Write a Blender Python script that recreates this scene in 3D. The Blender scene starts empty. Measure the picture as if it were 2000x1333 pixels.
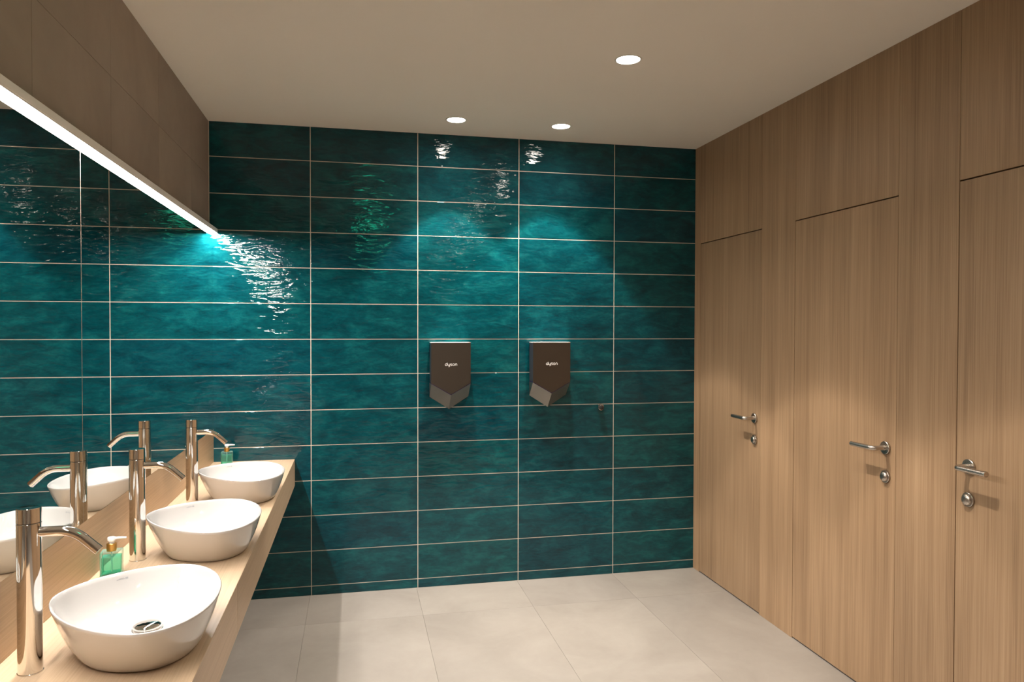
import bpy, bmesh, math, random
from mathutils import Vector, Matrix

random.seed(7)
scene = bpy.context.scene
COL = scene.collection
pi = math.pi

# ---------------------------------------------------------------- camera
YAW, PITCH, ROLL = math.radians(12.156), math.radians(-1.024), math.radians(0.119)
CAM = Vector((0.7903, -4.2758, 1.5324))
fw = Vector((math.sin(YAW) * math.cos(PITCH), math.cos(YAW) * math.cos(PITCH), math.sin(PITCH)))
rt = Vector((math.cos(YAW), -math.sin(YAW), 0))
up = rt.cross(fw)
rt2 = rt * math.cos(ROLL) + up * math.sin(ROLL)
up2 = -rt * math.sin(ROLL) + up * math.cos(ROLL)
cam_data = bpy.data.cameras.new('camera')
cam = bpy.data.objects.new('camera', cam_data)
COL.objects.link(cam)
m = Matrix((rt2, up2, -fw)).transposed().to_4x4()
m.translation = CAM
cam.matrix_world = m
cam_data.sensor_width = 36.0
cam_data.lens = 1418.39 * 36.0 / 2000.0
cam_data.clip_start = 0.02
scene.camera = cam

# ---------------------------------------------------------------- world, exposure
w = bpy.data.worlds.new('world')
scene.world = w
w.use_nodes = True
w.node_tree.nodes['Background'].inputs[0].default_value = (0.02, 0.02, 0.02, 1)
w.node_tree.nodes['Background'].inputs[1].default_value = 0.0
vs = scene.view_settings
vs.view_transform = 'Standard'
vs.look = 'None'
vs.gamma = 1.0
vs.use_curve_mapping = False
vs.exposure = 0.74
scene.cycles.use_denoising = True
scene.cycles.max_bounces = 10
scene.cycles.diffuse_bounces = 6
scene.cycles.glossy_bounces = 6
scene.cycles.transmission_bounces = 8
scene.cycles.sample_clamp_indirect = 6.0
scene.cycles.caustics_reflective = False
scene.cycles.caustics_refractive = False

LED_STRENGTH = 205.0
LED_COLOR = (1.0, 0.93, 0.86)
SPOT_WATTS = 1.9
SPOT_COLOR = (1.0, 0.89, 0.76)

# ---------------------------------------------------------------- room numbers
W, HT = 2.900, 2.669          # room width, ceiling height
REAR = -7.10                  # wall behind the camera
ROW, COLW = 0.202, 0.6055     # tile pitch on the teal wall
C0, Z1 = 0.5414, 2.4765
ZC = 0.785                    # counter top
CF = 0.452                    # counter front
LED_Z = 2.053
MIRROR_X = 0.020

# ---------------------------------------------------------------- materials
def new_mat(name):
    mt = bpy.data.materials.new(name)
    mt.use_nodes = True
    nt = mt.node_tree
    return mt, nt, nt.nodes['Principled BSDF']

def nd(nt, kind, **kw):
    n = nt.nodes.new(kind)
    for k, v in kw.items():
        setattr(n, k, v)
    return n

def setin(n, **kw):
    for k, v in kw.items():
        n.inputs[k.replace('_', ' ')].default_value = v

def simple(name, color, rough=0.5, metal=0.0, **kw):
    mt, nt, b = new_mat(name)
    setin(b, Base_Color=(*color, 1), Roughness=rough, Metallic=metal)
    for k, v in kw.items():
        b.inputs[k.replace('_', ' ')].default_value = v
    return mt

def coords(nt, scale, kind='Object', rnd=40.0):
    tc = nd(nt, 'ShaderNodeTexCoord')
    oi = nd(nt, 'ShaderNodeObjectInfo')
    mu = nd(nt, 'ShaderNodeMath', operation='MULTIPLY')
    nt.links.new(oi.outputs['Random'], mu.inputs[0])
    mu.inputs[1].default_value = rnd
    cx = nd(nt, 'ShaderNodeCombineXYZ')
    for i in range(3):
        nt.links.new(mu.outputs[0], cx.inputs[i])
    ad = nd(nt, 'ShaderNodeVectorMath', operation='ADD')
    nt.links.new(tc.outputs[kind], ad.inputs[0])
    nt.links.new(cx.outputs[0], ad.inputs[1])
    return ad.outputs[0], oi.outputs['Random']

def mapping(nt, vec, scale):
    mp = nd(nt, 'ShaderNodeMapping')
    mp.inputs['Scale'].default_value = scale
    nt.links.new(vec, mp.inputs['Vector'])
    return mp.outputs[0]

def noise(nt, vec, scale=1.0, detail=3.0, rough=0.55, dist=0.0):
    n = nd(nt, 'ShaderNodeTexNoise')
    n.inputs['Scale'].default_value = scale
    n.inputs['Detail'].default_value = detail
    n.inputs['Roughness'].default_value = rough
    n.inputs['Distortion'].default_value = dist
    nt.links.new(vec, n.inputs['Vector'])
    return n.outputs['Fac']

def ramp(nt, fac, stops):
    r = nd(nt, 'ShaderNodeValToRGB')
    el = r.color_ramp.elements
    while len(el) < len(stops):
        el.new(0.5)
    for e, (pos, c) in zip(el, stops):
        e.position = pos
        e.color = (*c, 1)
    nt.links.new(fac, r.inputs[0])
    return r.outputs[0]

def mixc(nt, fac, a, b, mode='MIX'):
    mx = nd(nt, 'ShaderNodeMix', data_type='RGBA', blend_type=mode)
    for val, i in ((fac, 0), (a, 6), (b, 7)):
        if hasattr(val, 'is_linked'):
            nt.links.new(val, mx.inputs[i])
        elif isinstance(val, (int, float)):
            mx.inputs[i].default_value = val
        else:
            mx.inputs[i].default_value = (*val, 1)
    return mx.outputs[2]

def math_(nt, op, a, b):
    mt = nd(nt, 'ShaderNodeMath', operation=op)
    for v, i in ((a, 0), (b, 1)):
        if hasattr(v, 'is_linked'):
            nt.links.new(v, mt.inputs[i])
        else:
            mt.inputs[i].default_value = v
    return mt.outputs[0]

def bump(nt, bsdf, h, strength, dist, sock='Normal'):
    bp = nd(nt, 'ShaderNodeBump')
    bp.inputs['Strength'].default_value = strength
    bp.inputs['Distance'].default_value = dist
    nt.links.new(h, bp.inputs['Height'])
    nt.links.new(bp.outputs[0], bsdf.inputs[sock])
    return bp

def make_teal():
    mt, nt, b = new_mat('teal_glazed_tile')
    v, rnd = coords(nt, 1)
    cloud = noise(nt, mapping(nt, v, (7, 7, 16)), 1.0, 5, 0.62, 0.6)
    fine = noise(nt, mapping(nt, v, (26, 26, 90)), 1.0, 4, 0.65, 0.8)
    f = math_(nt, 'ADD', math_(nt, 'MULTIPLY', cloud, 0.72), math_(nt, 'MULTIPLY', fine, 0.28))
    c = ramp(nt, f, [(0.34, (0.0006, 0.027, 0.038)), (0.50, (0.0010, 0.050, 0.065)), (0.67, (0.0045, 0.088, 0.100))])
    hue = ramp(nt, rnd, [(0.0, (0.85, 0.88, 0.95)), (0.5, (1.0, 1.0, 1.0)), (1.0, (1.1, 1.12, 1.04))])
    c = mixc(nt, 1.0, c, hue, 'MULTIPLY')
    nt.links.new(c, b.inputs['Base Color'])
    setin(b, Roughness=0.045)
    b.inputs['Specular IOR Level'].default_value = 0.40
    b.inputs['Coat Weight'].default_value = 0.0
    rip = noise(nt, mapping(nt, v, (9, 9, 30)), 1.0, 1.3, 0.5, 1.0)
    wob = noise(nt, mapping(nt, v, (2.0, 2.0, 6)), 1.0, 1.0, 0.5, 0.3)
    pit = noise(nt, mapping(nt, v, (26, 26, 70)), 1.0, 2.0, 0.5, 0.8)
    h = math_(nt, 'ADD', rip, math_(nt, 'ADD', math_(nt, 'MULTIPLY', wob, 1.6), math_(nt, 'MULTIPLY', pit, 0.16)))
    bump(nt, b, h, 1.0, 0.0024)
    return mt

def make_wood(name, axis, dark, mid, light, rough=0.42):
    mt, nt, b = new_mat(name)
    v, rnd = coords(nt, 1, rnd=13.0)
    def s(across, along):
        q = [across] * 3
        q[axis] = along
        return q
    fine = noise(nt, mapping(nt, v, s(210, 2.2)), 1.0, 3, 0.6, 0.3)
    med = noise(nt, mapping(nt, v, s(46, 0.8)), 1.0, 4, 0.6, 0.7)
    band = noise(nt, mapping(nt, v, s(9, 0.35)), 1.0, 3, 0.5, 0.9)
    f = math_(nt, 'ADD', math_(nt, 'MULTIPLY', fine, 0.42),
              math_(nt, 'ADD', math_(nt, 'MULTIPLY', med, 0.26), math_(nt, 'MULTIPLY', band, 0.32)))
    c = ramp(nt, f, [(0.36, dark), (0.51, mid), (0.66, light)])
    tone = ramp(nt, rnd, [(0.0, (0.93, 0.93, 0.93)), (1.0, (1.07, 1.06, 1.05))])
    c = mixc(nt, 1.0, c, tone, 'MULTIPLY')
    nt.links.new(c, b.inputs['Base Color'])
    setin(b, Roughness=rough)
    b.inputs['Specular IOR Level'].default_value = 0.35
    bump(nt, b, f, 0.25, 0.0006)
    return mt

def make_stone(name, a, c2, rough, scale=(2.2, 2.2, 2.2), spec=0.4):
    mt, nt, b = new_mat(name)
    v, rnd = coords(nt, 1)
    big = noise(nt, mapping(nt, v, scale), 1.0, 5, 0.6, 0.8)
    small = noise(nt, mapping(nt, v, tuple(9 * q for q in scale)), 1.0, 4, 0.6, 0.2)
    f = math_(nt, 'ADD', math_(nt, 'MULTIPLY', big, 0.8), math_(nt, 'MULTIPLY', small, 0.2))
    c = ramp(nt, f, [(0.33, a), (0.67, c2)])
    tone = ramp(nt, rnd, [(0.0, (0.955, 0.955, 0.96)), (1.0, (1.03, 1.03, 1.02))])
    c = mixc(nt, 1.0, c, tone, 'MULTIPLY')
    nt.links.new(c, b.inputs['Base Color'])
    setin(b, Roughness=rough)
    b.inputs['Specular IOR Level'].default_value = spec
    bump(nt, b, small, 0.06, 0.001)
    return mt

def make_brushed(name, color, rough, axis):
    mt, nt, b = new_mat(name)
    v, rnd = coords(nt, 1)
    q = [500.0] * 3
    q[axis] = 6.0
    n = noise(nt, mapping(nt, v, q), 1.0, 2, 0.5)
    r = nd(nt, 'ShaderNodeMapRange')
    r.inputs['To Min'].default_value = rough * 0.85
    r.inputs['To Max'].default_value = rough * 1.2
    nt.links.new(n, r.inputs['Value'])
    nt.links.new(r.outputs[0], b.inputs['Roughness'])
    setin(b, Base_Color=(*color, 1), Metallic=1.0)
    bump(nt, b, n, 0.05, 0.0002)
    return mt

def emit_mat(name, color, strength):
    mt, nt, b = new_mat(name)
    setin(b, Base_Color=(0.8, 0.8, 0.8, 1))
    b.inputs['Emission Color'].default_value = (*color, 1)
    b.inputs['Emission Strength'].default_value = strength
    return mt

M = {}
M['teal'] = make_teal()
M['grout'] = make_stone('pale_grout', (0.60, 0.53, 0.45), (0.72, 0.65, 0.56), 0.85, (20, 20, 20), 0.2)
M['door_wood'] = make_wood('oak_laminate_upright', 2, (0.260, 0.165, 0.096), (0.365, 0.240, 0.142), (0.455, 0.312, 0.192))
M['counter_wood'] = make_wood('oak_laminate_counter', 1, (0.440, 0.318, 0.205), (0.525, 0.390, 0.262), (0.600, 0.460, 0.320), 0.38)
M['stone_floor'] = make_stone('beige_concrete_tile', (0.240, 0.218, 0.198), (0.300, 0.277, 0.254), 0.40)
M['stone_wall'] = make_stone('taupe_concrete_tile', (0.315, 0.248, 0.202), (0.395, 0.318, 0.262), 0.55, (1.6, 1.6, 1.6), 0.3)
M['joint'] = simple('dark_joint', (0.06, 0.045, 0.035), 0.9)
M['floor_joint'] = simple('floor_joint', (0.25, 0.225, 0.20), 0.8)
M['ceiling'] = make_stone('ceiling_paint', (0.87, 0.83, 0.765), (0.885, 0.845, 0.78), 0.9, (0.6, 0.6, 0.6), 0.1)
M['rear_paint'] = make_stone('warm_wall_paint', (0.46, 0.40, 0.33), (0.50, 0.43, 0.36), 0.85, (1, 1, 1), 0.2)
M['mirror'] = simple('silvered_glass', (0.86, 0.89, 0.88), 0.0, 1.0)
M['glass_edge'] = simple('green_glass_edge', (0.02, 0.22, 0.13), 0.15)
M['mirror_back'] = simple('mirror_backing', (0.05, 0.05, 0.05), 0.8)
M['alu'] = simple('pale_profile', (0.82, 0.78, 0.74), 0.45, 0.0)
M['glass_side'] = simple('glass_side_edge', (0.42, 0.36, 0.30), 0.3)
M['led'] = emit_mat('led_diffuser', LED_COLOR, LED_STRENGTH)
M['lamp_face'] = emit_mat('lamp_face', (1.0, 0.92, 0.82), 18.0)
M['white_paint'] = simple('white_trim', (0.80, 0.78, 0.74), 0.5)
M['ceramic'] = simple('white_ceramic', (0.55, 0.538, 0.525), 0.06, 0.0, Coat_Weight=0.4, Coat_Roughness=0.03)
M['ceramic_mark'] = simple('grey_print', (0.34, 0.35, 0.36), 0.3)
M['chrome'] = simple('polished_chrome', (0.80, 0.775, 0.75), 0.045, 1.0)
M['chrome_dark'] = simple('shadow_gap', (0.25, 0.24, 0.23), 0.2, 1.0)
M['steel'] = make_brushed('satin_stainless_steel', (0.50, 0.455, 0.41), 0.28, 0)
M['nickel'] = make_brushed('brushed_nickel', (0.135, 0.116, 0.100), 0.34, 2)
M['nickel_lit'] = make_brushed('brushed_nickel_lit', (0.40, 0.36, 0.32), 0.34, 2)  # nickel made paler for the lower faces, reflected brightness put into its colour
M['nickel_side'] = simple('dark_plastic_side', (0.035, 0.034, 0.045), 0.35)
M['violet'] = simple('violet_seal', (0.028, 0.014, 0.085), 0.4)
M['logo'] = simple('white_print', (0.82, 0.82, 0.82), 0.5)
def make_clear(name, tint, gloss_rough, body=None, body_mix=0.0):
    mt, nt, b = new_mat(name)
    tr = nd(nt, 'ShaderNodeBsdfTransparent')
    tr.inputs[0].default_value = (*tint, 1)
    setin(b, Roughness=gloss_rough, Base_Color=(*(body or tint), 1))
    fr = nd(nt, 'ShaderNodeFresnel')
    fr.inputs['IOR'].default_value = 1.45
    fac = math_(nt, 'ADD', fr.outputs[0], body_mix)
    mx = nd(nt, 'ShaderNodeMixShader')
    nt.links.new(fac, mx.inputs[0])
    nt.links.new(tr.outputs[0], mx.inputs[1])
    nt.links.new(b.outputs[0], mx.inputs[2])
    nt.links.new(mx.outputs[0], nt.nodes['Material Output'].inputs['Surface'])
    return mt
M['bottle'] = make_clear('green_tinted_glass', (0.88, 0.97, 0.94), 0.03, (0.45, 0.75, 0.65), 0.05)
M['soap'] = make_clear('green_liquid_soap', (0.50, 0.92, 0.80), 0.12, (0.10, 0.62, 0.46), 0.14)
M['gold'] = simple('brushed_gold_collar', (0.62, 0.40, 0.13), 0.3, 1.0)
M['pump'] = simple('white_plastic', (0.85, 0.84, 0.82), 0.3)
M['rubber'] = simple('black_rubber', (0.015, 0.013, 0.012), 0.5)

# ---------------------------------------------------------------- mesh helpers
def link(o, parent=None):
    COL.objects.link(o)
    if parent is not None:
        o.parent = parent
    return o

def mesh_obj(name, bm, mat, parent=None, loc=(0, 0, 0), smooth=None):
    me = bpy.data.meshes.new(name)
    bmesh.ops.recalc_face_normals(bm, faces=bm.faces)
    bm.to_mesh(me)
    bm.free()
    for mm in (mat if isinstance(mat, (list, tuple)) else [mat]):
        me.materials.append(mm)
    if smooth is not None:
        me.shade_smooth()
        if smooth < 179:
            me.set_sharp_from_angle(angle=math.radians(smooth))
    o = bpy.data.objects.new(name, me)
    o.location = loc
    return link(o, parent)

def empty(name, loc, parent=None):
    o = bpy.data.objects.new(name, None)
    o.empty_display_size = 0.05
    o.location = loc
    return link(o, parent)

def tag(o, label=None, cat=None, group=None, kind=None):
    if label: o['label'] = label
    if cat: o['category'] = cat
    if group: o['group'] = group
    if kind: o['kind'] = kind
    return o

def bm_box(bm, x0, x1, y0, y1, z0, z1, bevel=0.0, seg=2):
    vs_ = [bm.verts.new(c) for c in ((x0, y0, z0), (x1, y0, z0), (x1, y1, z0), (x0, y1, z0),
                                     (x0, y0, z1), (x1, y0, z1), (x1, y1, z1), (x0, y1, z1))]
    fs = [bm.faces.new([vs_[i] for i in q]) for q in
          ((3, 2, 1, 0), (4, 5, 6, 7), (0, 1, 5, 4), (1, 2, 6, 5), (2, 3, 7, 6), (3, 0, 4, 7))]
    if bevel > 0:
        es = list({e for f in fs for e in f.edges})
        bmesh.ops.bevel(bm, geom=es, offset=bevel, segments=seg, affect='EDGES', profile=0.5)
    return bm

def box(name, b, mat, parent=None, bevel=0.0, seg=2, center=True):
    """box object whose origin is its own centre (world coordinates in b, parent at the world origin unless noted)"""
    x0, x1, y0, y1, z0, z1 = b
    c = Vector(((x0 + x1) / 2, (y0 + y1) / 2, (z0 + z1) / 2)) if center else Vector((0, 0, 0))
    bm = bmesh.new()
    bm_box(bm, x0 - c.x, x1 - c.x, y0 - c.y, y1 - c.y, z0 - c.z, z1 - c.z, bevel, seg)
    off = parent.matrix_basis.translation if parent is not None else Vector((0, 0, 0))
    return mesh_obj(name, bm, mat, parent, c - off)

def bm_lathe(bm, prof, n=32, axis='Z', origin=(0, 0, 0), cap0=True, cap1=True):
    o = Vector(origin)
    rings = []
    for r, h in prof:
        ring = []
        for i in range(n):
            a = 2 * pi * i / n
            c, s = r * math.cos(a), r * math.sin(a)
            p = {'Z': (c, s, h), 'X': (h, c, s), 'Y': (c, h, s)}[axis]
            ring.append(bm.verts.new(o + Vector(p)))
        rings.append(ring)
    for a, b in zip(rings, rings[1:]):
        for i in range(n):
            bm.faces.new((a[i], a[(i + 1) % n], b[(i + 1) % n], b[i]))
    if cap0: bm.faces.new(rings[0])
    if cap1: bm.faces.new(list(reversed(rings[-1])))
    return bm

def bm_tube(bm, pts, rad, n=16):
    pts = [Vector(p) for p in pts]
    k = len(pts)
    rad = rad if isinstance(rad, (list, tuple)) else [rad] * k
    tang = []
    for i in range(k):
        t = (pts[min(i + 1, k - 1)] - pts[max(i - 1, 0)]).normalized()
        tang.append(t)
    ref = Vector((0, 0, 1))
    if abs(tang[0].dot(ref)) > 0.9: ref = Vector((0, 1, 0))
    u = (ref - tang[0] * ref.dot(tang[0])).normalized()
    rings = []
    for i in range(k):
        u = (u - tang[i] * u.dot(tang[i])).normalized()
        v = tang[i].cross(u)
        rings.append([bm.verts.new(pts[i] + (u * math.cos(2 * pi * j / n) + v * math.sin(2 * pi * j / n)) * rad[i]) for j in range(n)])
    for a, b in zip(rings, rings[1:]):
        for j in range(n):
            bm.faces.new((a[j], a[(j + 1) % n], b[(j + 1) % n], b[j]))
    bm.faces.new(rings[0])
    bm.faces.new(list(reversed(rings[-1])))
    return bm

def round_path(pts, r, seg=8):
    """polyline with rounded corners"""
    pts = [Vector(p) for p in pts]
    out = [pts[0]]
    for a, b, c in zip(pts, pts[1:], pts[2:]):
        d1, d2 = (a - b).normalized(), (c - b).normalized()
        ang = d1.angle(d2)
        t = min(r / math.tan(ang / 2), 0.49 * (a - b).length, 0.49 * (c - b).length)
        p0, p2 = b + d1 * t, b + d2 * t
        for i in range(seg + 1):
            s = i / seg
            out.append(p0 * (1 - s) ** 2 + b * 2 * s * (1 - s) + p2 * s * s)
    out.append(pts[-1])
    return out

# ================================================================ the room shell
# ---- floor: large beige concrete-look tiles
fl = box('floor', (-0.15, W + 0.15, REAR - 0.12, 0.15, -0.12, -0.003), M['floor_joint'])
tag(fl, 'floor of large beige concrete-look tiles', None, None, 'structure')
xs = [0.0, 0.534, 1.139, 1.744, 2.349, W + 0.02]
ys = [0.0, -0.42, -1.63, -2.84, -4.05, -5.26, -6.47, REAR]
tile_mesh = {}
def shared_box(name, sx, sy, sz, mat, parent, loc, bevel, key=None):
    k = (name, round(sx, 4), round(sy, 4), round(sz, 4), mat.name)
    if k not in tile_mesh:
        bm = bmesh.new()
        bm_box(bm, -sx / 2, sx / 2, -sy / 2, sy / 2, -sz / 2, sz / 2, bevel, 2)
        o = mesh_obj(name, bm, mat, parent, loc)
        tile_mesh[k] = o.data
        return o
    o = bpy.data.objects.new(name, tile_mesh[k])
    o.location = loc
    return link(o, parent)
for a, b in zip(xs, xs[1:]):
    for c, d in zip(ys, ys[1:]):
        loc = Vector(((a + b) / 2, (c + d) / 2, -0.004)) - fl.location
        shared_box('floor_tile', b - a - 0.0009, c - d - 0.0009, 0.008, M['stone_floor'], fl, loc, 0.0004)

# ---- ceiling
ce = box('ceiling', (-0.15, W + 0.15, REAR - 0.12, 0.15, HT, HT + 0.12), M['ceiling'])
tag(ce, 'plain warm white painted ceiling', None, None, 'structure')

# ---- back wall: grout bed with teal glazed tiles
wb = box('wall_back', (-0.12, W + 0.12, 0.0014, 0.15, -0.10, HT + 0.05), M['grout'])
tag(wb, 'back wall of teal glazed tiles with pale joints', None, None, 'structure')
cols = [0.0015, C0, C0 + COLW, C0 + 2 * COLW, C0 + 3 * COLW, W + 0.012]
rows = [HT + 0.002] + [Z1 - j * ROW for j in range(13)] + [-0.002]
G = 0.0042
for a, b in zip(cols, cols[1:]):
    for t, u in zip(rows, rows[1:]):
        loc = Vector(((a + b) / 2, 0.0045, (t + u) / 2)) - wb.location
        shared_box('wall_tile', b - a - G, 0.009, t - u - G, M['teal'], wb, loc, 0.0012)

# ---- left wall: taupe concrete tiles above the light, plain below
wl = box('wall_left', (-0.15, -0.010, REAR - 0.05, 0.10, -0.10, HT + 0.05), M['joint'])
tag(wl, 'left wall with taupe concrete-look tiles above the mirrors', None, None, 'structure')
ty = [-0.001, -0.435, -1.034, -1.634, -2.235, -2.835, -3.435, -4.035, -4.635, -5.235, -5.835, -6.435, REAR]
tz = [(2.364, HT + 0.002), (2.0535, 2.364), (1.76, 2.0535), (1.17, 1.76), (0.58, 1.17), (-0.002, 0.58)]
for c, d in zip(ty, ty[1:]):
    for z0, z1 in tz:
        loc = Vector((-0.005, (c + d) / 2, (z0 + z1) / 2)) - wl.location
        shared_box('wall_tile', 0.010, c - d - 0.0016, z1 - z0 - 0.0016, M['stone_wall'], wl, loc, 0.0004)

# ---- rear wall behind the camera
wr = box('wall_rear', (-0.15, W + 0.15, REAR - 0.12, REAR, -0.10, HT + 0.05), M['rear_paint'])
tag(wr, 'plain warm painted wall behind the viewer', None, None, 'structure')

# ---- right wall: oak panels with three flush doors
wR = box('wall_right', (W + 0.024, W + 0.15, REAR - 0.05, 0.10, -0.10, HT + 0.05), M['joint'])
tag(wR, 'right wall of upright oak panels around flush doors', None, None, 'structure')
DOOR_TOP = 2.061
doors = [(-0.080, -0.7765), (-1.0755, -1.770), (-2.0665, -2.762)]
def wood_panel(y0, y1, z0, z1):
    o = box('wood_panel', (W, W + 0.022, y1, y0, z0, z1), M['door_wood'], wR, 0.0007, 1)
    return o
piers = [(0.0, -0.080), (-0.7765, -1.0755), (-1.770, -2.0665), (-2.762, -3.060), (-3.060, -3.755), (-3.755, -4.055), (-4.055, -4.75), (-4.75, -5.05), (-5.05, -5.745), (-5.745, -6.045), (-6.045, REAR)]
for i, (a, b) in enumerate(piers):
    wood_panel(a - (0.0005 if i else 0.0), b + 0.0005, 0.0, HT)
for a, b in doors:
    wood_panel(a - 0.0012, b + 0.0012, DOOR_TOP + 0.0025, HT)

def make_door(n, y0, y1, label, latch_far):
    """latch_far False: handle at the near (left in photo: +y) edge"""
    d = box('door_%d' % n, (W + 0.0008, W + 0.0228, y1 + 0.0022, y0 - 0.0022, 0.007, DOOR_TOP - 0.0025), M['door_wood'], None, 0.0010, 1)
    tag(d, label, None, None, 'structure')
    s = 1 if latch_far else -1            # direction of the lever along y
    hy = (y1 + 0.056) if latch_far else (y0 - 0.060)
    X = W + 0.0008
    hz = 1.048
    L = lambda p: Vector(p) - d.location
    # rose and neck
    bm = bmesh.new()
    bm_lathe(bm, [(0.0255, 0.0), (0.0265, -0.002), (0.0265, -0.0075), (0.0250, -0.009)], 36, 'X', L((X, hy, hz)))
    rose = mesh_obj('handle_rose', bm, M['steel'], d, smooth=35)
    bm = bmesh.new()
    pts = round_path([(X - 0.006, hy, hz), (X - 0.062, hy, hz), (X - 0.062, hy + s * 0.130, hz)], 0.022, 10)
    bm_tube(bm, [L(p) for p in pts], 0.0098, 20)
    mesh_obj('lever_handle', bm, M['steel'], d, smooth=45)
    # emergency lock below
    lz = 0.931
    bm = bmesh.new()
    bm_lathe(bm, [(0.0245, 0.0), (0.0255, -0.0015), (0.0255, -0.007), (0.0240, -0.0085)], 36, 'X', L((X, hy - 0.002 * s, lz)))
    lk = mesh_obj('lock_rose', bm, M['steel'], d, smooth=35)
    bm = bmesh.new()
    bm_lathe(bm, [(0.0190, -0.0085), (0.0200, -0.0105), (0.0195, -0.0135), (0.0165, -0.0165), (0.0100, -0.0185), (0.0035, -0.0190)], 32, 'X', L((X, hy - 0.002 * s, lz)))
    mesh_obj('lock_knob', bm, M['steel'], lk, smooth=40)
    return d
make_door(1, *doors[0], 'flush oak door nearest the teal tile wall', True)
make_door(2, *doors[1], 'middle flush oak door, between the two wide oak piers', True)
make_door(3, *doors[2], 'nearest flush oak door, cut by the right edge, lever pointing right', False)

# ================================================================ left side: mirrors, light, counter
def make_mirror(y0, y1, label, rot=0.0):
    root = empty('wall_mirror', (0, (y0 + y1) / 2, 0.967))
    tag(root, label, 'mirror', 'mirror panels above the counter')
    hy = (y0 - y1) / 2
    h = LED_Z - 0.967
    bm = bmesh.new()
    bm_box(bm, 0.0005, 0.0145, -hy + 0.004, hy - 0.004, 0.0, h - 0.002)
    mesh_obj('backing_board', bm, M['mirror_back'], root)
    bm = bmesh.new()
    bm_box(bm, 0.0147, MIRROR_X, -hy, hy, 0.0, h - 0.0015, 0.0005, 1)
    for f in bm.faces:
        f.material_index = 0 if f.normal.x > 0.9 and f.calc_area() > 0.01 else 1
    bm.normal_update()
    for f in bm.faces:
        f.material_index = 0 if f.normal.x > 0.9 else (2 if abs(f.normal.y) > 0.5 else 1)
    mesh_obj('mirror_glass', bm, [M['mirror'], M['glass_edge'], M['glass_side']], root)
    root.rotation_euler.z = rot
    return root
SEAM = -1.972
make_mirror(-0.002, SEAM + 0.001, 'mirror panel reaching to the teal tile wall')
make_mirror(SEAM - 0.0020, -3.90, 'nearer mirror panel, left of the joint, cut by the left edge')

bs = empty('backsplash', (0, -1.95, ZC))
tag(bs, 'low oak backsplash board between counter and mirrors', 'backsplash')
box('board', (0.0005, MIRROR_X, -3.40, -0.001, ZC + 0.0005, 0.9665), M['counter_wood'], bs, 0.0006, 1)

# LED profile
lp = empty('linear_wall_light', (0, -1.95, LED_Z))
tag(lp, 'long thin white LED strip light above the mirrors', 'wall light')
box('housing', (0.0005, 0.046, -3.90, -0.001, LED_Z + 0.003, 2.0775), M['alu'], lp, 0.0008, 1)
box('front_lip', (0.0440, 0.046, -3.90, -0.001, LED_Z - 0.001, LED_Z + 0.0028), M['alu'], lp)
box('diffuser', (0.0205, 0.0438, -3.895, -0.003, LED_Z - 0.0008, LED_Z + 0.0026), M['led'], lp)

# counter: top board, front boards, underside
ct = empty('vanity_counter', (0, -1.70, 0.635))
tag(ct, 'long wall-hung oak counter with a deep front edge under the basins', 'counter')
CE = -3.40
box('top_board', (0.0005, CF - 0.0006, CE, -0.001, ZC - 0.022, ZC), M['counter_wood'], ct, 0.0006, 1)
box('front_board', (CF - 0.022, CF, -2.050, -0.001, 0.635, ZC - 0.0002), M['counter_wood'], ct, 0.0008, 1)
box('front_board', (CF - 0.022, CF, CE, -2.0515, 0.635, ZC - 0.0002), M['counter_wood'], ct, 0.0008, 1)
box('underside_board', (0.0005, CF - 0.0225, CE, -0.001, 0.640, 0.655), M['counter_wood'], ct)
box('end_board', (0.0005, CF - 0.0225, CE, CE + 0.02, 0.6555, ZC - 0.0225), M['counter_wood'], ct)

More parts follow.
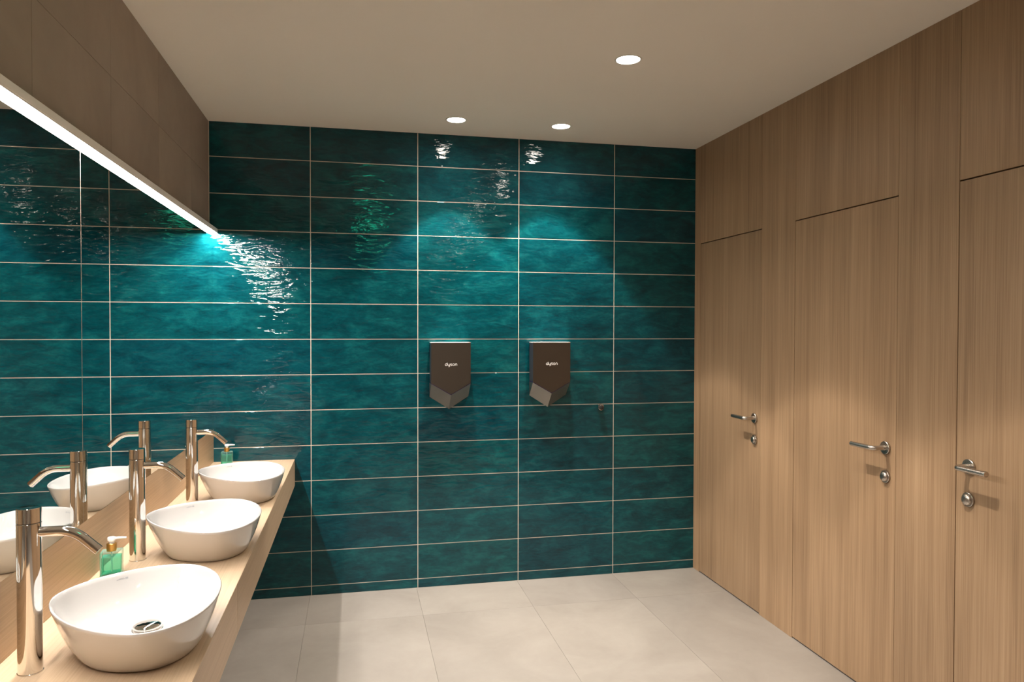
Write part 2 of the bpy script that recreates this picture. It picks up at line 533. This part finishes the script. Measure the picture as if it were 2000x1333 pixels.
# ---------------------------------------------------------------- basins
BX = 0.300
def plan(th, xc, bf, bb, a, nf, nb):
    c, s = math.cos(th), math.sin(th)
    n = nf if c > 0 else nb
    x = xc + (bf if c > 0 else bb) * math.copysign(abs(c) ** (2 / n), c)
    y = a * math.copysign(abs(s) ** (2 / n), s)
    return x - BX, y
def lerp(a, b, t): return a + (b - a) * t
RIM = (0.333, 0.131, 0.228, 0.229, 2.05, 1.68)
FOOT = (0.325, 0.098, 0.155, 0.146, 2.1, 2.0)
IFLOOR = (0.322, 0.082, 0.125, 0.120, 2.1, 2.0)
NTH = 96
TILT = -0.052
HR = 0.1205
def basin_bm():
    bm = bmesh.new()
    rings = []
    def ring(par, z, inset=0.0, tz=1.0):
        xc, bf, bb, a, nf, nb = par
        q = (xc, bf - inset, bb - inset, a - inset, nf, nb)
        vs_ = []
        for i in range(NTH):
            x, y = plan(2 * pi * i / NTH, *q)
            vs_.append(bm.verts.new((x, y, z + TILT * (x + 0.02) * tz)))
        rings.append(vs_)
    mix = lambda A, B, t: tuple(lerp(p, q, t) for p, q in zip(A, B))
    # outside, from the foot up
    ring(FOOT, 0.0, 0.008, 0)
    ring(FOOT, 0.0012, 0.003, 0)
    for t, f in ((0.04, 0.03), (0.12, 0.15), (0.25, 0.32), (0.42, 0.52), (0.60, 0.695), (0.78, 0.845), (0.92, 0.95), (0.985, 0.997)):
        ring(mix(FOOT, RIM, f), HR * t, 0.0, t)
    # rim
    ring(RIM, HR - 0.0002, 0.0012, 1)
    ring(RIM, HR, 0.0035, 1)
    ring(RIM, HR - 0.0012, 0.0062, 1)
    # inside, down to the floor
    for t, f in ((0.93, 0.955), (0.80, 0.86), (0.64, 0.73), (0.50, 0.585), (0.40, 0.44), (0.335, 0.30), (0.300, 0.16), (0.285, 0.0)):
        ring(mix(IFLOOR, RIM, f), HR * t, 0.0062, (t - 0.285) / 0.715)
    for k, t in ((0.75, 0.274), (0.5, 0.266), (0.30, 0.258)):
        xc, bf, bb, a, nf, nb = IFLOOR
        ring((lerp(0.305, xc, k), bf * k, bb * k, a * k, 2, 2), HR * t, 0.0, 0)
    for a, b in zip(rings, rings[1:]):
        for i in range(NTH):
            bm.faces.new((a[i], a[(i + 1) % NTH], b[(i + 1) % NTH], b[i]))
    bm.faces.new(rings[0])
    bm.faces.new(list(reversed(rings[-1])))
    return bm
FLOOR_Z = HR * 0.258

def mark_bm():
    """small grey print on the far inner side, just under the rim"""
    bm = bmesh.new()
    mix = lambda A, B, t: tuple(lerp(p, q, t) for p, q in zip(A, B))
    def P(k, t):
        f = lerp(0.86, 0.955, (t - 0.80) / 0.13)
        xc, bf, bb, a, nf, nb = mix(IFLOOR, RIM, f)
        x, y = plan(2 * pi * k / 192, xc, bf - 0.0068, bb - 0.0068, a - 0.0068, nf, nb)
        return bm.verts.new((x, y, HR * t + TILT * (x + 0.02) * (t - 0.285) / 0.715))
    for k0, k1, t0, t1 in ((67.2, 68.1, 0.872, 0.905), (68.3, 70.9, 0.878, 0.890), (68.5, 70.2, 0.895, 0.903)):
        n = 5
        lo = [P(lerp(k0, k1, i / n), t0) for i in range(n + 1)]
        hi = [P(lerp(k0, k1, i / n), t1) for i in range(n + 1)]
        for i in range(n):
            bm.faces.new((lo[i], lo[i + 1], hi[i + 1], hi[i]))
    return bm

def drain_bms():
    a = bmesh.new()
    bm_lathe(a, [(0.0315, FLOOR_Z - 0.001), (0.0345, FLOOR_Z + 0.0012), (0.0345, FLOOR_Z + 0.0035), (0.030, FLOOR_Z + 0.0045)], 40, 'Z', (0.002, 0.015, 0))
    b = bmesh.new()
    bm_lathe(b, [(0.029, FLOOR_Z + 0.0046), (0.0320, FLOOR_Z + 0.0075), (0.0325, FLOOR_Z + 0.0105), (0.0300, FLOOR_Z + 0.0135),
                 (0.0230, FLOOR_Z + 0.0160), (0.012, FLOOR_Z + 0.0175), (0.003, FLOOR_Z + 0.0180)], 40, 'Z', (0.002, 0.015, 0))
    return a, b

def make_basin(x, y, label, proto=None):
    root = empty('vessel_basin', (x, y, ZC))
    tag(root, label, 'basin', 'white vessel basins on the counter')
    if proto is None:
        mesh_obj('bowl', basin_bm(), M['ceramic'], root, smooth=180)
        mesh_obj('printed_mark', mark_bm(), M['ceramic_mark'], root)
        a, b = drain_bms()
        dr = mesh_obj('drain_ring', a, M['chrome'], root, smooth=40)
        mesh_obj('drain_plug', b, M['chrome'], dr, smooth=50)
    else:
        copy_children(proto, root)
    return root

def copy_children(src, dst):
    for ch in list(src.children):
        c = ch.copy()
        COL.objects.link(c)
        c.parent = dst
        copy_children(ch, c)

b1 = make_basin(0.3055, -2.440, 'white egg-shaped basin nearest the viewer, its chrome drain in full view')
make_basin(0.3090, -1.685, 'white egg-shaped basin in the middle of the row of three', b1)
make_basin(0.3170, -0.922, 'white egg-shaped basin farthest along the counter, beside the teal wall', b1)

# ---------------------------------------------------------------- faucets
TAP_H = 0.358
def make_tap(x, y, label, proto=None):
    root = empty('tall_faucet', (x, y, ZC))
    tag(root, label, 'faucet', 'tall chrome faucets behind the basins')
    if proto is not None:
        copy_children(proto, root)
        return root
    R = 0.0238
    bm = bmesh.new()
    bm_lathe(bm, [(R + 0.0012, 0.0), (R + 0.0012, 0.002), (R, 0.0028), (R, TAP_H - 0.0340), (R - 0.0006, TAP_H - 0.0334)], 48, 'Z')
    body = mesh_obj('column', bm, M['chrome'], root, smooth=35)
    bm = bmesh.new()
    bm_lathe(bm, [(R - 0.0012, TAP_H - 0.0336), (R - 0.0012, TAP_H - 0.0318)], 40, 'Z')
    mesh_obj('shadow_gap', bm, M['chrome_dark'], body, smooth=35)
    bm = bmesh.new()
    bm_lathe(bm, [(R - 0.0006, TAP_H - 0.0320), (R, TAP_H - 0.0314), (R, TAP_H - 0.0010), (R - 0.0010, TAP_H), (R - 0.004, TAP_H), (R - 0.007, TAP_H - 0.0008)], 48, 'Z')
    mesh_obj('control_cap', bm, M['chrome'], root, smooth=35)
    sz = 0.3035
    path = round_path([(R - 0.006, 0, sz), (0.086, 0, sz), (0.1285, 0, sz - 0.0400)], 0.085, 14)
    bm = bmesh.new()
    bm_tube(bm, path, 0.0110, 28)
    sp = mesh_obj('spout', bm, M['chrome'], root, smooth=45)
    d = (Vector(path[-1]) - Vector(path[-2])).normalized()
    p0 = Vector(path[-1])
    bm = bmesh.new()
    bm_tube(bm, [p0 - d * 0.0012, p0 + d * 0.0004, p0 + d * 0.0006, p0 + d * 0.0115, p0 + d * 0.0118], [0.0103, 0.0103, 0.0112, 0.0112, 0.0100], 28)
    mesh_obj('aerator', bm, M['chrome'], sp, smooth=35)
    return root
t1 = make_tap(0.1000, -2.530, 'tall chrome faucet nearest the viewer, beside the nearest basin')
make_tap(0.1050, -1.755, 'tall chrome faucet behind the middle basin', t1)
make_tap(0.1120, -0.995, 'tall chrome faucet farthest along the counter, by the far basin', t1)

# ---------------------------------------------------------------- soap bottles
def make_bottle(loc, rot, label, proto=None):
    root = empty('soap_bottle', loc)
    root.rotation_euler.z = rot
    tag(root, label, 'soap bottle', 'green pump soap bottles')
    if proto is not None:
        copy_children(proto, root)
        return root
    hx, hy, hb = 0.0290, 0.0240, 0.0720
    bm = bmesh.new()
    bm_box(bm, -hx, hx, -hy, hy, 0.0, hb, 0.0035, 3)
    body = mesh_obj('bottle_body', bm, M['bottle'], root, smooth=40)
    bm = bmesh.new()
    bm_box(bm, -hx + 0.0035, hx - 0.0035, -hy + 0.0035, hy - 0.0035, 0.006, hb - 0.016, 0.002, 2)
    mesh_obj('liquid_soap', bm, M['soap'], body, smooth=40)
    bm = bmesh.new()
    bm_lathe(bm, [(0.0130, hb - 0.001), (0.0140, hb), (0.0140, hb + 0.0215), (0.0130, hb + 0.0225)], 32, 'Z')
    mesh_obj('gold_collar', bm, M['gold'], root, smooth=35)
    bm = bmesh.new()
    bm_lathe(bm, [(0.0075, hb + 0.0225), (0.0075, hb + 0.0290), (0.0112, hb + 0.0300), (0.0115, hb + 0.0385), (0.0100, hb + 0.0405), (0.004, hb + 0.041)], 28, 'Z')
    pump = mesh_obj('pump_head', bm, M['pump'], root, smooth=40)
    bm = bmesh.new()
    bm_tube(bm, [(0.006, 0, hb + 0.0358), (0.024, 0, hb + 0.0362), (0.040, 0, hb + 0.0352)], [0.0046, 0.0040, 0.0030], 16)
    mesh_obj('nozzle', bm, M['pump'], pump, smooth=45)
    bm = bmesh.new()
    bm_tube(bm, [(0, 0, 0.008), (0, 0, hb - 0.002)], 0.0022, 10)
    mesh_obj('dip_tube', bm, M['pump'], body, smooth=45)
    return root
s1 = make_bottle((0.0680, -1.885, ZC), math.radians(8), 'green pump soap bottle between the nearest and the middle basin')
make_bottle((0.1050, -0.100, ZC), math.radians(4), 'green pump soap bottle against the teal wall behind the far basin', s1)

# ---------------------------------------------------------------- hand dryers
def stroke_pts():
    """the lettering as stroke paths, x to the right, y up, x-height 1"""
    def arc(cx, cy, rx, ry, a0, a1, n=14):
        return [(cx + rx * math.cos(math.radians(lerp(a0, a1, i / n))), cy + ry * math.sin(math.radians(lerp(a0, a1, i / n)))) for i in range(n + 1)]
    out = []
    out.append(arc(0.5, 0.5, 0.5, 0.5, 0, 360, 22))
    out.append([(1.0, 0.0), (1.0, 1.55)])
    out.append([(1.42, 1.0), (1.42, 0.45)] + arc(1.87, 0.45, 0.45, 0.45, 180, 360, 12) + [(2.32, 0.45)])
    out.append([(2.32, 1.0), (2.32, -0.12)] + arc(1.90, -0.12, 0.42, 0.42, 0, -110, 8))
    out.append([(3.42, 1.0), (3.02, 1.0)] + arc(3.02, 0.75, 0.25, 0.25, 90, 270, 8) + [(3.2, 0.5)] + arc(3.2, 0.25, 0.25, 0.25, 90, -90, 8) + [(2.74, 0.0)])
    out.append(arc(4.32, 0.5, 0.5, 0.5, 0, 360, 22))
    out.append([(5.22, 0.0), (5.22, 0.55)] + arc(5.67, 0.55, 0.45, 0.45, 180, 0, 12) + [(6.12, 0.0)])
    return out

def make_dryer(x0, label, proto=None):
    """x0: left edge of the front plate"""
    wd, dp = 0.2295, 0.100
    xc = x0 + wd / 2
    root = empty('hand_dryer', (xc, 0.0, 1.053))
    tag(root, label, 'hand dryer', 'wall-mounted hand dryers')
    if proto is not None:
        copy_children(proto, root)
        return root
    h = wd / 2
    zt, zv0, zv1 = 0.394, 0.160, 0.094      # top, V shoulder, V point (front plane)
    zb0, zb1 = 0.073, 0.0                   # V at the wall
    yb, yf = -0.0005, -dp
    # shell: side and top body behind the front plate
    bm = bmesh.new()
    front = [(-h, zt), (h, zt), (h, zv0), (0, zv1), (-h, zv0)]
    e = 0.0015
    def prism(bm, outline, ya, yb_):
        va = [bm.verts.new((x, ya, z)) for x, z in outline]
        vb = [bm.verts.new((x, yb_, z)) for x, z in outline]
        bm.faces.new(va)
        bm.faces.new(list(reversed(vb)))
        k = len(outline)
        for i in range(k):
            bm.faces.new((va[i], vb[i], vb[(i + 1) % k], va[(i + 1) % k]))
    body = [(-h + e, zt - e), (h - e, zt - e), (h - e, zv0 + 0.001), (0, zv1 + 0.001), (-h + e, zv0 + 0.001)]
    prism(bm, body, yf + 0.003, yb)
    shell = mesh_obj('housing', bm, M['nickel_side'], root)
    bm = bmesh.new()
    prism(bm, front, yf, yf + 0.0028)
    bmesh.ops.bevel(bm, geom=[ed for ed in bm.edges if all(abs(v.co.y - yf) < 1e-6 for v in ed.verts)], offset=0.0009, segments=2, affect='EDGES')
    plate = mesh_obj('front_plate', bm, M['nickel'], root, smooth=30)
    bm = bmesh.new()
    bm_box(bm, -h, h, yf + 0.003, yb, zt - 0.0014, zt + 0.0016)
    mesh_obj('lit_top_plate', bm, M['alu'], root)  # pale colour paints in the downlight catching the dryer's top edge
    # violet seal along the V
    sg = 0.0042
    bm = bmesh.new()
    out = [(-h + 0.001, zv0 - 0.0002), (0, zv1 - 0.0002), (h - 0.001, zv0 - 0.0002), (h - 0.001, zv0 - sg), (0, zv1 - sg), (-h + 0.001, zv0 - sg)]
    prism(bm, out, yf + 0.003, yb)
    mesh_obj('air_slot_seal', bm, M['violet'], root)
    # lower nozzle block: two sloping faces meeting at the V
    for sgn in (-1, 1):
        bm = bmesh.new()
        P = lambda x, y, z: bm.verts.new((sgn * x, y, z))
        f0, f1 = zv0 - sg, zv1 - sg
        a = [P(0, yf + 0.001, f1), P(h, yf + 0.001, f0), P(h, yb - 0.004, zb0), P(0, yb - 0.004, zb1)]
        b = [P(0, yb, f1), P(h, yb, f0), P(h, yb, zb0), P(0, yb, zb1)]
        bm.faces.new(a)
        bm.faces.new(list(reversed(b)))
        for i in range(4):
            j = (i + 1) % 4
            bm.faces.new((a[i], b[i], b[j], a[j]))
        mesh_obj('nozzle_face', bm, M['nickel_lit'], root)
    # lettering
    bm = bmesh.new()
    S = 0.0715 / 6.4
    for path in stroke_pts():
        pts = [((x - 3.06) * S, 0.0, (y - 0.5) * S * 1.03 + 0.2665) for x, y in path]
        bm_tube(bm, [(x, yf - 0.0002, z) for x, _, z in pts], 0.00115, 8)
    for v in bm.verts:
        v.co.y = yf - 0.0002 + (v.co.y - (yf - 0.0002)) * 0.2
    mesh_obj('logo_lettering', bm, M['logo'], plate)
    return root
d1 = make_dryer(1.2150, 'brushed nickel hand dryer with V-shaped base, nearer the counter')
make_dryer(1.8180, 'brushed nickel hand dryer with V-shaped base, nearer the oak doors', d1)

# ---------------------------------------------------------------- door stop on the tile wall
ds = empty('door_stop', (2.270, 0.0, 1.044))
tag(ds, 'small round metal door stop on the teal wall, right of the hand dryers', 'door stop')
bm = bmesh.new()
bm_lathe(bm, [(0.0180, -0.0003), (0.0190, -0.002), (0.0190, -0.022), (0.0175, -0.024)], 28, 'Y')
mesh_obj('stop_body', bm, M['chrome'], ds, smooth=40)
bm = bmesh.new()
bm_lathe(bm, [(0.0145, -0.0242), (0.0150, -0.026), (0.0150, -0.031), (0.0120, -0.0335)], 28, 'Y')
mesh_obj('rubber_bumper', bm, M['rubber'], ds, smooth=40)

# ---------------------------------------------------------------- recessed ceiling lights
# photometry of the fitting: a bright narrow beam with a weak wide skirt (candela table per angle)
BEAM = [(0, 1.0), (5, .98), (10, .90), (15, .74), (20, .58), (25, .50), (30, .50), (34, .50), (36, .19), (39, .085), (44, .05), (50, .034), (60, .016), (70, .007), (80, .002), (90, 0.0)]
def beam_data():
    if 'downlight_beam' in bpy.data.lights:
        return bpy.data.lights['downlight_beam']
    tx = bpy.data.texts.new('downlight_photometry')
    ang = ' '.join(str(a) for a, c in BEAM)
    cd = ' '.join('%.2f' % (c * 1000) for a, c in BEAM)
    tx.write('IESNA:LM-63-1995\nTILT=NONE\n1 1000 1 %d 1 1 2 0 0 0\n1 1 10\n%s\n0\n%s\n' % (len(BEAM), ang, cd))
    ld = bpy.data.lights.new('downlight_beam', 'POINT')
    ld.energy = SPOT_WATTS
    ld.color = SPOT_COLOR
    ld.shadow_soft_size = 0.022
    ld.use_nodes = True
    nt = ld.node_tree
    em = nt.nodes['Emission']
    ies = nt.nodes.new('ShaderNodeTexIES')
    ies.mode = 'INTERNAL'
    ies.ies = tx
    ies.inputs['Strength'].default_value = 1.0
    tc = nt.nodes.new('ShaderNodeTexCoord')
    nt.links.new(tc.outputs['Normal'], ies.inputs['Vector'])
    nt.links.new(ies.outputs['Fac'], em.inputs['Strength'])
    return ld

def make_downlight(x, y, label, proto=None):
    root = empty('recessed_downlight', (x, y, HT))
    tag(root, label, 'ceiling light', 'round recessed ceiling lights')
    if proto is None:
        bm = bmesh.new()
        n = 48
        bm_lathe(bm, [(0.0490, -0.0002), (0.0490, -0.0022), (0.0505, -0.0035), (0.0560, -0.0030), (0.0575, -0.0002)], n, 'Z', cap0=False, cap1=False)
        mesh_obj('trim_ring', bm, M['white_paint'], root, smooth=40)
        bm = bmesh.new()
        bm_lathe(bm, [(0.0485, -0.0003), (0.0485, -0.0012), (0.030, -0.0016)], n, 'Z')
        mesh_obj('lamp_face', bm, M['lamp_face'], root, smooth=40)
    else:
        for ch in list(proto.children):
            if ch.type == 'MESH':
                c = ch.copy(); COL.objects.link(c); c.parent = root
    ld = beam_data()
    lo = bpy.data.objects.new('downlight_beam', ld)
    lo.location = (0, 0, -0.028)
    link(lo, root)
    return root
l1 = make_downlight(1.329, -0.318, 'round recessed ceiling light above the hand dryer nearer the counter')
make_downlight(1.922, -0.320, 'round recessed ceiling light above the hand dryer nearer the doors', l1)
make_downlight(1.918, -1.359, 'round recessed ceiling light nearest the viewer, set apart from the pair', l1)
make_downlight(1.918, -2.400, 'round recessed ceiling light overhead, out of view, seen only as tile glints', l1)
make_downlight(1.918, -3.440, 'round recessed ceiling light beside the viewer, out of view', l1)
make_downlight(1.918, -4.480, 'round recessed ceiling light behind the viewer, out of view', l1)
make_downlight(1.918, -5.520, 'round recessed ceiling light far behind the viewer, out of view', l1)

# ---------------------------------------------------------------- emergency sign that the tiles reflect as green glints
ex = empty('exit_sign', (0.93, -3.30, HT))
tag(ex, 'green lit emergency sign under the ceiling beside the viewer, seen only as green tile glints', 'exit sign')
box('sign_body', (0.81, 1.05, -3.325, -3.295, 2.52, 2.645), M['white_paint'], ex, 0.003, 2)
box('sign_stem', (0.915, 0.945, -3.32, -3.30, 2.6452, HT - 0.0003), M['white_paint'], ex)
M['green_lit'] = emit_mat('green_lit_panel', (0.03, 1.0, 0.55), 6.0)
box('lit_panel', (0.82, 1.04, -3.2948, -3.2925, 2.53, 2.635), M['green_lit'], ex)
